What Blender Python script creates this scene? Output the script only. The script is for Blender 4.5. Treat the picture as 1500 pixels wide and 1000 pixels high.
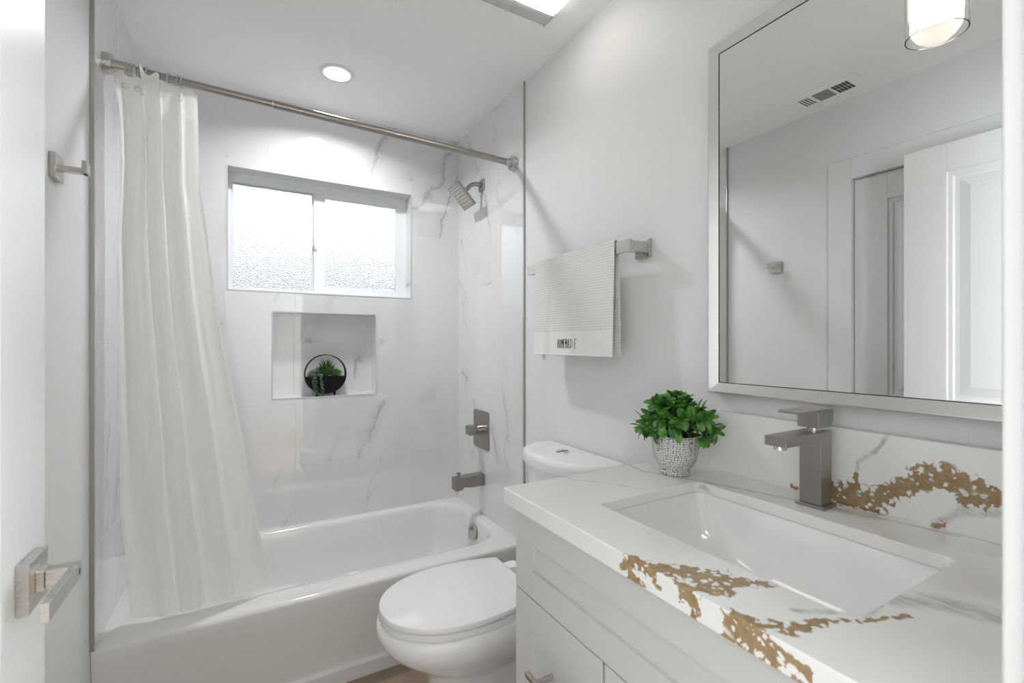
import bpy, bmesh, math, random
from mathutils import Vector, Matrix, noise as mnoise
PI = math.pi
sc = bpy.context.scene
COL = sc.collection
for o in list(bpy.data.objects): bpy.data.objects.remove(o)

# ---------------------------------------------------------------- camera, world, exposure
CAMZ = 1.19
cam_d = bpy.data.cameras.new('camera'); cam = bpy.data.objects.new('camera', cam_d); COL.objects.link(cam)
cam_d.sensor_width = 36.0; cam_d.lens = 683.34 / 1500 * 36; cam_d.shift_y = 2.44 / 1500
cam_d.clip_start = 0.02
cam.location = (0, 0, CAMZ); cam.rotation_euler = (PI / 2, 0, -0.5216)
cam_d.dof.use_dof = True; cam_d.dof.focus_distance = 1.9; cam_d.dof.aperture_fstop = 6.3
sc.camera = cam
w = bpy.data.worlds.new('sky'); sc.world = w; w.use_nodes = True
bgn = w.node_tree.nodes['Background']; bgn.inputs[0].default_value = (0.93, 0.97, 1.0, 1); bgn.inputs[1].default_value = 1.9
vs = sc.view_settings; vs.view_transform = 'Standard'; vs.look = 'None'; vs.gamma = 1; vs.use_curve_mapping = False
vs.exposure = 0.98
sc.cycles.max_bounces = 14; sc.cycles.diffuse_bounces = 8; sc.cycles.glossy_bounces = 6; sc.cycles.transmission_bounces = 10
sc.cycles.transparent_max_bounces = 12; sc.cycles.sample_clamp_indirect = 6; sc.cycles.caustics_reflective = False
sc.cycles.caustics_refractive = False
# light strengths (W/m2-ish emission of the room's lamps plus the added hall lamp)
E_SHOWER, E_FAN, E_VANITY, E_HALL = 4.5, 2.7, 5.8, 0.8

# added area light: soft fill from an invented opening in the unseen hall
ld = bpy.data.lights.new('hall_fill_light', 'AREA'); ld.shape = 'RECTANGLE'; ld.size = 1.6; ld.size_y = 1.6; ld.energy = 80; ld.color = (.93, .965, 1.0)
lo_ = bpy.data.objects.new('hall_fill_light', ld); COL.objects.link(lo_); lo_.location = (1.58, -.95, 1.35); lo_.rotation_euler = (0, PI / 2, 0)
# ---------------------------------------------------------------- node helpers
class NT:
    def __init__(s, name):
        s.m = bpy.data.materials.new(name); s.m.use_nodes = True
        s.t = s.m.node_tree; s.t.nodes.clear()
        s.out = s.t.nodes.new('ShaderNodeOutputMaterial')
    def n(s, typ, **kw):
        x = s.t.nodes.new(typ)
        for k, v in kw.items(): setattr(x, k, v)
        return x
    def put(s, sock, v):
        if isinstance(v, bpy.types.NodeSocket): s.t.links.new(v, sock)
        elif v is not None:
            if isinstance(v, (tuple, list)) and len(v) == 3 and sock.type == 'RGBA': v = (*v, 1)
            sock.default_value = v
    def math(s, op, a, b=None, c=None, clamp=False):
        x = s.n('ShaderNodeMath', operation=op); x.use_clamp = clamp
        s.put(x.inputs[0], a)
        if b is not None: s.put(x.inputs[1], b)
        if c is not None: s.put(x.inputs[2], c)
        return x.outputs[0]
    def vm(s, op, a, b=None, sc_=None):
        x = s.n('ShaderNodeVectorMath', operation=op); s.put(x.inputs[0], a)
        if b is not None: s.put(x.inputs[1], b)
        if sc_ is not None: s.put(x.inputs[3], sc_)
        return x.outputs['Value'] if op in ('DOT_PRODUCT', 'LENGTH', 'DISTANCE') else x.outputs[0]
    def mix(s, f, a, b):
        x = s.n('ShaderNodeMix', data_type='RGBA'); s.put(x.inputs[0], f); s.put(x.inputs[6], a); s.put(x.inputs[7], b)
        return x.outputs[2]
    def pos(s): return s.n('ShaderNodeNewGeometry').outputs['Position']
    def sep(s, v):
        x = s.n('ShaderNodeSeparateXYZ'); s.put(x.inputs[0], v); return x.outputs
    def comb(s, x_, y_, z_):
        x = s.n('ShaderNodeCombineXYZ')
        for i, v in enumerate((x_, y_, z_)): s.put(x.inputs[i], v)
        return x.outputs[0]
    def noise(s, v, scale, detail=3, rough=.55, dist=0, col=False):
        x = s.n('ShaderNodeTexNoise'); s.put(x.inputs['Vector'], v); x.inputs['Scale'].default_value = scale
        x.inputs['Detail'].default_value = detail; x.inputs['Roughness'].default_value = rough; x.inputs['Distortion'].default_value = dist
        return x.outputs['Color'] if col else x.outputs[0]
    def smooth(s, v, a, b):
        x = s.n('ShaderNodeMapRange', interpolation_type='SMOOTHSTEP'); s.put(x.inputs[0], v)
        x.inputs[1].default_value = a; x.inputs[2].default_value = b; return x.outputs[0]
    def bump(s, h, strength=.3, dist=.001):
        x = s.n('ShaderNodeBump'); x.inputs['Strength'].default_value = strength; x.inputs['Distance'].default_value = dist
        s.put(x.inputs['Height'], h); return x.outputs[0]
    def bsdf(s, col, rough=.5, metal=0, normal=None, coat=0, spec=.5, **kw):
        x = s.n('ShaderNodeBsdfPrincipled'); s.put(x.inputs['Base Color'], col); s.put(x.inputs['Roughness'], rough)
        x.inputs['Metallic'].default_value = metal; x.inputs['Specular IOR Level'].default_value = spec
        x.inputs['Coat Weight'].default_value = coat; x.inputs['Coat Roughness'].default_value = .03
        if normal is not None: s.put(x.inputs['Normal'], normal)
        for k, v in kw.items(): s.put(x.inputs[k], v)
        return x.outputs[0]
    def end(s, sh): s.t.links.new(sh, s.out.inputs[0]); return s.m

def paint(name, col, rough, bumps=.08, scale=260, coat=0, spec=.5):
    t = NT(name); p = t.pos()
    n1 = t.noise(p, scale, 2); n2 = t.noise(p, 3, 2)
    c = t.mix(t.math('MULTIPLY', n2, .35), col, tuple(x * .965 for x in col))
    return t.end(t.bsdf(c, rough, normal=t.bump(n1, bumps, .0006), coat=coat, spec=spec))

M = {}
M['wall'] = paint('wall_paint', (.765, .769, .766), .55, .12)
M['hall'] = paint('hall_dimming_greige', (.42, .41, .39), .6, .1)  # unseen walls, darkened to cut light bounced and mirrored into the bathroom
M['ceil'] = paint('ceiling_paint', (.92, .925, .925), .7, .1)
M['trimw'] = paint('trim_paint', (.76, .765, .76), .32, .04, 60)
M['cab'] = paint('cabinet_lacquer', (.56, .558, .548), .35, .03, 120)
M['vinyl'] = paint('window_vinyl', (.80, .83, .84), .35, .02)
M['porc'] = paint('porcelain', (.80, .80, .80), .05, .0, 10, coat=.3)
M['tub'] = paint('tub_enamel', (.76, .755, .745), .12, .0, 10, coat=.3)
M['seat'] = paint('seat_plastic', (.80, .805, .815), .04, .0, 10)
M['black'] = paint('black_powder_coat', (.006, .006, .010), .5, .05, spec=.2)
M['dark'] = paint('dark_gap', (.02, .02, .02), .8, .0)
M['slotgrey'] = paint('slot_shadow_grey', (.06, .065, .065), .8, .0)
M['ink'] = paint('black_embroidery', (.02, .02, .022), .8, .2, 2000)
M['stucco'] = paint('outdoor_stucco', (.20, .205, .21), .9, .4, 80)
M['soil'] = paint('soil', (.012, .02, .008), .9, .4, 300)

def metal(name, col, rough, axis=(1, 1, 30)):
    t = NT(name); p = t.pos()
    v = t.vm('MULTIPLY', p, axis); n = t.noise(v, 60, 3, .6)
    c = t.mix(n, tuple(x * .92 for x in col), tuple(min(1, x * 1.06) for x in col))
    r = t.math('MULTIPLY_ADD', n, .12, rough - .06)
    return t.end(t.bsdf(c, r, 1, normal=None))
M['nickel'] = metal('brushed_nickel', (.37, .345, .32), .30)
M['nickel2'] = metal('satin_nickel', (.56, .54, .51), .28)
M['alu'] = metal('brushed_silver_frame', (.78, .77, .75), .24)
M['strip'] = metal('edge_strip_metal', (.50, .49, .46), .35)
M['chrome'] = metal('chrome', (.7, .7, .7), .08)
def simple(name, col, rough, metal_=0):
    t = NT(name); return t.end(t.bsdf(col, rough, metal_))
M['mirror'] = simple('mirror_silver', (.86, .88, .87), 0.0, 1)

def glass(name, col=(1, 1, 1), rough=0, ior=1.45):
    t = NT(name); x = t.n('ShaderNodeBsdfPrincipled'); x.inputs['Base Color'].default_value = (*col, 1)
    x.inputs['Roughness'].default_value = rough; x.inputs['Transmission Weight'].default_value = 1; x.inputs['IOR'].default_value = ior
    return t.end(x.outputs[0])
M['glass'] = glass('clear_glass', ior=1.22)
t = NT('clear_ring_plastic'); g_ = t.n('ShaderNodeBsdfGlass'); g_.inputs['IOR'].default_value = 1.2; g_.inputs['Roughness'].default_value = .1
d_ = t.n('ShaderNodeBsdfDiffuse'); d_.inputs[0].default_value = (.85, .87, .88, 1); x_ = t.n('ShaderNodeMixShader'); x_.inputs[0].default_value = .45
t.t.links.new(g_.outputs[0], x_.inputs[1]); t.t.links.new(d_.outputs[0], x_.inputs[2]); M['plastic'] = t.end(x_.outputs[0])

def emit(name, col, st, detail=False):
    t = NT(name); e = t.n('ShaderNodeEmission'); e.inputs[0].default_value = (*col, 1); e.inputs[1].default_value = st
    return t.end(e.outputs[0])
M['led'] = emit('led_lens_glow', (1, .985, .965), 3.0)
M['fanlens'] = emit('fan_lens_glow', (1, .95, .86), E_FAN)
M['bulb'] = emit('bulb_glow', (1, .88, .74), E_VANITY * 2)
M['hallfill'] = emit('hall_fill_glow', (1, .97, .93), E_HALL)
# frosted inner shade of the vanity light: scatters the bulb's light, with a glow of its own added
t = NT('frosted_shade'); tr = t.n('ShaderNodeBsdfTranslucent'); tr.inputs[0].default_value = (.95, .92, .88, 1)
df = t.n('ShaderNodeBsdfDiffuse'); df.inputs[0].default_value = (.9, .88, .84, 1)
mx = t.n('ShaderNodeMixShader'); mx.inputs[0].default_value = .5; t.t.links.new(tr.outputs[0], mx.inputs[1]); t.t.links.new(df.outputs[0], mx.inputs[2])
em = t.n('ShaderNodeEmission'); em.inputs[0].default_value = (1, .93, .82, 1); em.inputs[1].default_value = E_VANITY; ad = t.n('ShaderNodeAddShader')
t.t.links.new(mx.outputs[0], ad.inputs[0]); t.t.links.new(em.outputs[0], ad.inputs[1])
M['shade'] = t.end(ad.outputs[0])

# pebbled obscure window glass
def pane_mat():
    t = NT('pebbled_glass'); p = t.pos()
    v = t.n('ShaderNodeTexVoronoi', feature='SMOOTH_F1'); t.put(v.inputs['Vector'], p); v.inputs['Scale'].default_value = 190
    n = t.noise(p, 260, 2)
    h = t.math('ADD', v.outputs['Distance'], t.math('MULTIPLY', n, .6))
    bp = t.bump(h, 1.0, .004)
    tl = t.n('ShaderNodeBsdfTranslucent'); tl.inputs[0].default_value = (.93, .95, .96, 1)
    rf = t.n('ShaderNodeBsdfRefraction'); rf.inputs[0].default_value = (.97, .98, 1, 1); rf.inputs['Roughness'].default_value = .04; rf.inputs['IOR'].default_value = 1.45
    gl = t.n('ShaderNodeBsdfGlossy'); gl.inputs['Roughness'].default_value = .15
    t.put(rf.inputs['Normal'], bp); t.put(gl.inputs['Normal'], bp)
    m1 = t.n('ShaderNodeMixShader'); m1.inputs[0].default_value = .85; t.t.links.new(tl.outputs[0], m1.inputs[1]); t.t.links.new(rf.outputs[0], m1.inputs[2])
    m2 = t.n('ShaderNodeMixShader'); m2.inputs[0].default_value = .06; t.t.links.new(m1.outputs[0], m2.inputs[1]); t.t.links.new(gl.outputs[0], m2.inputs[2])
    return t.end(m2.outputs[0])
M['pane'] = pane_mat()

# marble look tile; u axis = 0 (X) or 1 (Y), joints from u0 every .2815, alternate columns shifted half
TW, TH = .2815, .573
def tile_mat(name, ax, u0, par, plain=False):
    t = NT(name); P = t.pos(); s = t.sep(P)
    u = t.math('DIVIDE', t.math('SUBTRACT', s[ax], u0), TW)
    ci = t.math('FLOOR', u); fu = t.math('SUBTRACT', u, ci)
    odd = t.math('FLOORED_MODULO', t.math('ADD', ci, par), 2)
    vz = t.math('ADD', t.math('DIVIDE', t.math('SUBTRACT', s[2], CAMZ), TH), t.math('MULTIPLY', odd, .5))
    ri = t.math('FLOOR', vz); fv = t.math('SUBTRACT', vz, ri)
    du = t.math('MULTIPLY', t.math('MINIMUM', fu, t.math('SUBTRACT', 1, fu)), TW)
    dv = t.math('MULTIPLY', t.math('MINIMUM', fv, t.math('SUBTRACT', 1, fv)), TH)
    d = t.math('MINIMUM', du, dv)
    grout = t.math('SUBTRACT', 1, t.smooth(d, .0006, .0014))
    # each tile carries its own cut of the stone
    off = t.comb(t.math('MULTIPLY', ci, 7.31), t.math('MULTIPLY', ri, 3.77), t.math('ADD', t.math('MULTIPLY', ci, 1.7), t.math('MULTIPLY', ri, 5.1)))
    p2 = t.comb(s[ax], 0.0 if not plain else s[1 - ax], s[2])
    a = t.math('ADD', t.math('MULTIPLY', s[ax], .90), t.math('MULTIPLY', s[2], -.42))
    b = t.math('ADD', t.math('MULTIPLY', s[ax], .36), t.math('MULTIPLY', s[2], .93))
    q = t.vm('ADD', t.comb(a, 0.0, t.math('MULTIPLY', b, .22)), off)
    wob = t.noise(t.vm('ADD', t.comb(s[ax], 0.0, s[2]), off), 9, 5, .6, col=True)
    q2 = t.vm('ADD', q, t.vm('SCALE', t.vm('SUBTRACT', wob, (.5, .5, .5)), None, .075))
    r1 = t.math('ABSOLUTE', t.math('SUBTRACT', t.noise(q2, 2.6, 1.5, .4), .5))
    vein = t.math('SUBTRACT', 1, t.smooth(r1, .0, .009))
    halo = t.math('SUBTRACT', 1, t.smooth(r1, .0, .05))
    msk = t.smooth(t.noise(t.vm('ADD', q, (9, 2, 4)), 5.0, 3, .6), .48, .64)
    fine = t.math('SUBTRACT', 1, t.smooth(t.math('ABSOLUTE', t.math('SUBTRACT', t.noise(t.vm('ADD', q2, (3, 8, 1)), 6.5, 3, .6), .5)), 0, .012))
    msk2 = t.smooth(t.noise(t.vm('ADD', q, (1, 7, 14)), 4.0, 2), .56, .70)
    cloud = t.noise(q, 3.0, 3)
    c = t.mix(t.math('MULTIPLY', cloud, .5), (.735, .74, .745), (.67, .675, .68))
    c = t.mix(t.math('MULTIPLY', t.math('MULTIPLY', halo, msk), .28), c, (.42, .43, .44))
    c = t.mix(t.math('MULTIPLY', t.math('MULTIPLY', vein, msk), .50), c, (.24, .245, .255))
    c = t.mix(t.math('MULTIPLY', t.math('MULTIPLY', fine, msk2), .38), c, (.33, .335, .345))
    c = t.mix(t.math('MULTIPLY', grout, .42), c, (.42, .425, .43))
    r = t.math('MULTIPLY_ADD', grout, .5, .014)
    return t.end(t.bsdf(c, r, spec=1.0, coat=.5, normal=t.bump(t.math('SUBTRACT', 1, grout), .35, .0006)))
M['tileB'] = tile_mat('marble_tile_back', 0, -.0725, 1)
M['tileS'] = tile_mat('marble_tile_side', 1, 1.717, 0)

# quartz with gold and grey veins laid along given runs (metres)
GOLD = [ # x,y,z,x,y,z,width
 *[( *a, *b, w_) for a, b, w_ in [
  ((.488,.509,.876),(.502,.465,.876),.010),((.502,.465,.876),(.527,.431,.876),.014),((.527,.431,.876),(.552,.400,.876),.026),((.552,.400,.876),(.590,.362,.876),.012),
  ((.501,.447,.876),(.497,.405,.876),.007),((.497,.405,.876),(.525,.382,.876),.016),
  ((.489,.338,.876),(.495,.315,.876),.012),((.495,.315,.876),(.520,.292,.876),.013),((.520,.292,.876),(.563,.283,.876),.009),((.563,.283,.876),(.612,.259,.876),.005),((.612,.259,.876),(.660,.241,.876),.005),
  ((.491,.518,.858),(.491,.506,.846),.010),((.491,.506,.846),(.491,.484,.842),.010),((.491,.505,.871),(.491,.467,.871),.010),((.491,.467,.871),(.491,.453,.856),.005),
  ((.491,.416,.860),(.491,.402,.870),.008),((.491,.402,.870),(.491,.391,.862),.009),((.491,.391,.862),(.491,.394,.842),.007),
  ((.491,.343,.868),(.491,.330,.862),.014),((.491,.330,.862),(.491,.313,.869),.009),((.491,.354,.842),(.491,.320,.843),.007),((.491,.320,.843),(.491,.290,.842),.008),
  ((.491,.318,.857),(.491,.292,.857),.009),((.491,.302,.872),(.491,.290,.857),.011),((.491,.290,.857),(.491,.290,.842),.007),((.491,.285,.866),(.491,.256,.858),.007),((.491,.284,.840),(.491,.265,.845),.005),
  ((1.02,.50,.884),(1.02,.450,.900),.026),((1.02,.450,.900),(1.02,.418,.892),.022),((1.02,.418,.892),(1.02,.392,.912),.014),((1.02,.392,.912),(1.02,.372,.932),.016),((1.02,.43,.905),(1.02,.36,.948),.010),
  ((1.02,.372,.932),(1.02,.348,.957),.015),((1.02,.348,.957),(1.02,.320,.966),.022),((1.02,.320,.966),(1.02,.283,.962),.016),((1.02,.283,.962),(1.02,.252,.953),.012),
  ((1.02,.31,.950),(1.02,.291,.934),.010),((1.02,.291,.934),(1.02,.270,.936),.012),((1.02,.270,.936),(1.02,.245,.953),.013),((1.02,.448,.935),(1.02,.446,.91),.007),
  ((1.02,.566,.886),(1.02,.562,.882),.008),((1.02,.331,.880),(1.02,.322,.886),.006)]]]
GREY = [( *a, *b, w_) for a, b, w_ in [
  ((.86,.893,.876),(.850,.831,.876),.007),((.850,.831,.876),(.872,.780,.876),.007),((.872,.780,.876),(.898,.714,.876),.007),((.898,.714,.876),(.927,.633,.876),.011),((.927,.633,.876),(.955,.54,.876),.008),
  ((.955,.54,.876),(.973,.463,.876),.008),((.973,.463,.876),(.988,.410,.876),.020),((.988,.410,.876),(1.010,.300,.876),.009),((.897,.72,.872),(.888,.67,.86),.012),
  ((.650,.895,.876),(.659,.862,.876),.0035),((.659,.862,.876),(.717,.780,.876),.0035),((.717,.780,.876),(.745,.728,.876),.0035),((.745,.728,.876),(.745,.728,.845),.0035),
  ((.689,.263,.876),(.727,.233,.876),.026),((.727,.233,.876),(.76,.165,.876),.034),((.62,.262,.876),(.68,.27,.876),.008),
  ((.56,.31,.876),(.60,.285,.876),.008),((.60,.36,.876),(.62,.33,.876),.005),
  ((1.02,.397,1.022),(1.02,.416,.989),.006),((1.02,.416,.989),(1.02,.443,.962),.006),((1.02,.443,.962),(1.02,.449,.936),.006),
  ((1.02,.420,.900),(1.02,.37,.940),.018),((1.02,.37,.94),(1.02,.335,.955),.016),((1.02,.460,.908),(1.02,.44,.895),.014),((1.02,.30,.952),(1.02,.272,.948),.014),
  ((1.02,.331,.882),(1.02,.296,.915),.010),((1.02,.296,.915),(1.02,.245,.928),.012)]]
def quartz():
    t = NT('gold_vein_quartz'); P = t.pos()
    w1 = t.vm('SCALE', t.vm('SUBTRACT', t.noise(P, 38, 4, .65, col=True), (.5, .5, .5)), None, .017)
    w2 = t.vm('SCALE', t.vm('SUBTRACT', t.noise(P, 150, 3, .6, col=True), (.5, .5, .5)), None, .007)
    Q = t.vm('ADD', t.vm('ADD', P, w1), w2)
    Q2 = t.vm('ADD', P, t.vm('SCALE', w1, None, .55))
    def field(Q, segs, prev=None):
        f = None
        for (x0, y0, z0, x1, y1, z1, wd) in segs:
            A = Vector((x0, y0, z0)); B = Vector((x1, y1, z1)) - A
            if prev is None: pa = t.vm('SUBTRACT', Q, tuple(A))
            else:   # keeps the node chain sequential
                k = t.n('ShaderNodeVectorMath', operation='MULTIPLY_ADD'); t.put(k.inputs[0], prev); k.inputs[1].default_value = (1e-7,) * 3; k.inputs[2].default_value = tuple(-A)
                pa = t.vm('ADD', Q, k.outputs[0])
            h = t.math('MULTIPLY', t.vm('DOT_PRODUCT', pa, tuple(B)), 1 / B.length_squared, clamp=True)
            d = t.vm('LENGTH', t.vm('SUBTRACT', pa, t.vm('SCALE', tuple(B), None, h)))
            g = t.math('MULTIPLY_ADD', d, -1 / wd, 1)
            f = g if f is None else t.math('MAXIMUM', f, g)
            prev = f
        return f
    fg = field(Q, GOLD); fr = field(Q2, GREY, fg)
    vo = t.n('ShaderNodeTexVoronoi', feature='F1'); t.put(vo.inputs['Vector'], Q); vo.inputs['Scale'].default_value = 95
    val = t.math('ADD', t.math('MULTIPLY', fg, 1.3), t.math('MULTIPLY_ADD', vo.outputs['Distance'], 2.8, -1.66))
    val = t.math('ADD', val, t.math('MULTIPLY', t.math('SUBTRACT', t.noise(P, 230, 4, .7), .5), 1.7))
    gold = t.smooth(val, -.05, .22)
    gold = t.math('MULTIPLY', gold, t.smooth(fg, -.45, .15))
    goldc = t.mix(t.noise(P, 90, 2), (.20, .125, .05), (.42, .31, .18))
    ridge = t.math('SUBTRACT', 1, t.smooth(t.math('ABSOLUTE', t.math('SUBTRACT', fr, .62)), .0, .5))
    gn = t.noise(t.vm('MULTIPLY', Q, (1.6, .35, 1)), 70, 4, .65)
    grey = t.math('MULTIPLY', t.smooth(fr, .0, .8), t.math('MULTIPLY_ADD', t.smooth(gn, .38, .62), .50, .26))
    cl = t.noise(P, 4, 3)
    c = t.mix(cl, (.80, .795, .775), (.755, .75, .735))
    c = t.mix(grey, c, (.38, .37, .36))
    halo = t.math('MULTIPLY', t.smooth(fg, -.3, .7), .25)
    c = t.mix(halo, c, (.62, .62, .63))
    c = t.mix(gold, c, goldc)
    return t.end(t.bsdf(c, .16, coat=.15))
M['quartz'] = quartz()

def wood():
    t = NT('wood_look_floor'); P = t.pos(); s = t.sep(P)
    u = t.math('DIVIDE', t.math('ADD', s[0], .035), .155); ci = t.math('FLOOR', u); fu = t.math('SUBTRACT', u, ci)
    v = t.math('ADD', t.math('DIVIDE', s[1], 1.2), t.math('MULTIPLY', ci, .371)); ri = t.math('FLOOR', v); fv = t.math('SUBTRACT', v, ri)
    d = t.math('MINIMUM', t.math('MULTIPLY', t.math('MINIMUM', fu, t.math('SUBTRACT', 1, fu)), .155), t.math('MULTIPLY', t.math('MINIMUM', fv, t.math('SUBTRACT', 1, fv)), 1.2))
    seam = t.math('SUBTRACT', 1, t.smooth(d, .0006, .0018))
    off = t.comb(t.math('MULTIPLY', ci, 3.3), t.math('MULTIPLY', ri, 5.7), 0.0)
    q = t.vm('ADD', t.vm('MULTIPLY', P, (9, 1.1, 1)), off)
    g = t.noise(q, 6, 6, .65, .8); g2 = t.noise(t.vm('MULTIPLY', q, (5, 1, 1)), 12, 3)
    c = t.mix(g, (.135, .095, .063), (.29, .222, .16))
    c = t.mix(t.math('MULTIPLY', g2, .4), c, (.33, .24, .165))
    c = t.mix(t.math('MULTIPLY', t.noise(off, 1.7, 0), .5), c, (.40, .31, .23))
    c = t.mix(t.math('MULTIPLY', seam, .7), c, (.12, .08, .05))
    return t.end(t.bsdf(c, .38, normal=t.bump(g, .15, .001)))
M['wood'] = wood()

def cloth_curtain():
    t = NT('curtain_cloth'); P = t.pos()
    n = t.noise(t.vm('MULTIPLY', P, (1, 1, .25)), 40, 4, .6)
    bp = t.bump(n, .25, .003)
    df = t.n('ShaderNodeBsdfDiffuse'); df.inputs[0].default_value = (.94, .935, .915, 1); t.put(df.inputs['Normal'], bp)
    tl = t.n('ShaderNodeBsdfTranslucent'); tl.inputs[0].default_value = (.96, .955, .94, 1)
    tp = t.n('ShaderNodeBsdfTransparent')
    gl = t.n('ShaderNodeBsdfGlossy'); gl.inputs['Roughness'].default_value = .35; t.put(gl.inputs['Normal'], bp)
    def mx(f, a, b):
        m = t.n('ShaderNodeMixShader'); m.inputs[0].default_value = f; t.t.links.new(a, m.inputs[1]); t.t.links.new(b, m.inputs[2]); return m.outputs[0]
    return t.end(mx(.04, mx(.05, mx(.50, df.outputs[0], tl.outputs[0]), tp.outputs[0]), gl.outputs[0]))
M['curtain'] = cloth_curtain()

def towel_mat(waffle):
    t = NT('waffle_towel' if waffle else 'towel_band'); P = t.pos(); s = t.sep(P)
    if waffle:
        a = t.math('ABSOLUTE', t.math('SINE', t.math('MULTIPLY', s[1], PI / .0085)))
        b = t.math('ABSOLUTE', t.math('SINE', t.math('MULTIPLY', s[2], PI / .0085)))
        h = t.math('MULTIPLY', t.math('POWER', a, .6), t.math('POWER', b, .6))
        c = t.mix(h, (.66, .655, .635), (.86, .855, .835))
        return t.end(t.bsdf(c, .9, normal=t.bump(h, .7, .0012), spec=.15))
    h = t.noise(P, 900, 2); return t.end(t.bsdf((.83, .825, .805), .9, normal=t.bump(h, .4, .0006), spec=.15))
M['waffle'] = towel_mat(True); M['band'] = towel_mat(False)

def leaf_mat(name, c1, c2, rough=.36):
    t = NT(name); P = t.pos(); n = t.noise(P, 38, 2); n2 = t.noise(P, 400, 2)
    c = t.mix(t.smooth(n, .35, .65), c1, c2)
    s = t.n('ShaderNodeBsdfTranslucent'); t.put(s.inputs[0], t.mix(.5, c, (.10, .30, .02)))
    b = t.bsdf(c, rough, normal=t.bump(n2, .3, .0008)); m = t.n('ShaderNodeMixShader'); m.inputs[0].default_value = .15
    t.t.links.new(b, m.inputs[1]); t.t.links.new(s.outputs[0], m.inputs[2]); return t.end(m.outputs[0])
M['leaf'] = leaf_mat('glossy_green_leaf', (.028, .12, .022), (.15, .38, .07))
M['stem'] = leaf_mat('dark_stem', (.02, .03, .02), (.04, .06, .03))
M['aloe'] = leaf_mat('aloe_green', (.04, .13, .02), (.09, .24, .04))
M['lime'] = leaf_mat('lime_rosette', (.07, .22, .02), (.16, .38, .04))
M['pearl'] = leaf_mat('string_of_pearls', (.02, .07, .035), (.07, .17, .07))

def pot_mat():
    t = NT('mosaic_pot'); P = t.pos()
    v = t.n('ShaderNodeTexVoronoi', feature='DISTANCE_TO_EDGE'); t.put(v.inputs['Vector'], P); v.inputs['Scale'].default_value = 190; v.inputs['Randomness'].default_value = .55
    e = t.smooth(v.outputs['Distance'], .04, .13)
    c = t.mix(e, (.25, .23, .20), (.78, .77, .74))
    return t.end(t.bsdf(c, .5, normal=t.bump(e, .6, .001)))
M['pot'] = pot_mat()

# ---------------------------------------------------------------- mesh helpers
class MB:
    def __init__(s): s.v = []; s.f = []
    def add(s, vs_, fs):
        b = len(s.v); s.v += [tuple(p) for p in vs_]; s.f += [tuple(i + b for i in q) for q in fs]; return s
    def box(s, x0, x1, y0, y1, z0, z1):
        v = [(x, y, z) for z in (z0, z1) for y in (y0, y1) for x in (x0, x1)]
        return s.add(v, [(0, 2, 3, 1), (4, 5, 7, 6), (0, 1, 5, 4), (2, 6, 7, 3), (0, 4, 6, 2), (1, 3, 7, 5)])
    def loft(s, loops, cap0=True, cap1=True, closed=True):
        n = len(loops[0]); v = [p for l in loops for p in l]; f = []
        for k in range(len(loops) - 1):
            for i in range(n if closed else n - 1):
                j = (i + 1) % n; f.append((k * n + i, k * n + j, (k + 1) * n + j, (k + 1) * n + i))
        if cap0: f.append(tuple(reversed(range(n))))
        if cap1: f.append(tuple((len(loops) - 1) * n + i for i in range(n)))
        return s.add(v, f)
    def tube(s, pts, r, seg=12, cap=True):
        pts = [Vector(p) for p in pts]; rs = r if isinstance(r, (list, tuple)) else [r] * len(pts)
        up = None; loops = []
        for i, p in enumerate(pts):
            d = (pts[min(i + 1, len(pts) - 1)] - pts[max(i - 1, 0)]).normalized()
            if up is None: up = d.orthogonal().normalized()
            up = (up - d * up.dot(d)).normalized(); w_ = d.cross(up)
            loops.append([tuple(p + (up * math.cos(a) + w_ * math.sin(a)) * rs[i]) for a in [2 * PI * k / seg for k in range(seg)]])
        return s.loft(loops, cap, cap)
    def cyl(s, a, b, r, r2=None, seg=32): return s.tube([a, b], [r, r if r2 is None else r2], seg)
    def lathe(s, prof, c, seg=40, cap0=True, cap1=True):
        return s.loft([[(c[0] + r * math.cos(2 * PI * k / seg), c[1] + r * math.sin(2 * PI * k / seg), c[2] + z) for k in range(seg)] for r, z in prof], cap0, cap1)
    def build(s, name, mat, parent=None, smooth=False, bevel=0, seg=2, subsurf=0, origin=None, mats=None, auto=35):
        me = bpy.data.meshes.new(name); o = bpy.data.objects.new(name, me); COL.objects.link(o)
        if parent is not None:
            base = wloc(parent); off = base; o.parent = parent
        else:
            if origin is None:
                xs, ys, zs = zip(*s.v); origin = ((min(xs) + max(xs)) / 2, (min(ys) + max(ys)) / 2, min(zs))
            off = Vector(origin); o.location = off
        me.from_pydata([(p[0] - off[0], p[1] - off[1], p[2] - off[2]) for p in s.v], [], s.f)
        bm = bmesh.new(); bm.from_mesh(me); bmesh.ops.recalc_face_normals(bm, faces=bm.faces); bm.to_mesh(me); bm.free()
        me.materials.append(mat)
        if smooth or bevel or subsurf:
            me.shade_smooth()
            if not subsurf: me.set_sharp_from_angle(angle=math.radians(auto))
        if bevel:
            b = o.modifiers.new('bevel', 'BEVEL'); b.width = bevel; b.segments = seg; b.limit_method = 'ANGLE'; b.angle_limit = math.radians(35); b.harden_normals = True
        if subsurf:
            b = o.modifiers.new('subd', 'SUBSURF'); b.levels = subsurf; b.render_levels = subsurf
        return o
def wloc(o):
    v = Vector(o.location)
    while o.parent: o = o.parent; v += Vector(o.location)
    return v
def empty(name, loc):
    o = bpy.data.objects.new(name, None); COL.objects.link(o); o.location = loc; o.empty_display_size = .05; return o
def tag(o, label, cat, group=None):
    o['label'] = label; o['category'] = cat
    if group: o['group'] = group
    return o
def thing(name, loc, label, cat, group=None): return tag(empty(name, loc), label, cat, group)
def struct(o, label=None):
    o['kind'] = 'structure'
    if label: o['label'] = label
    return o
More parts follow.
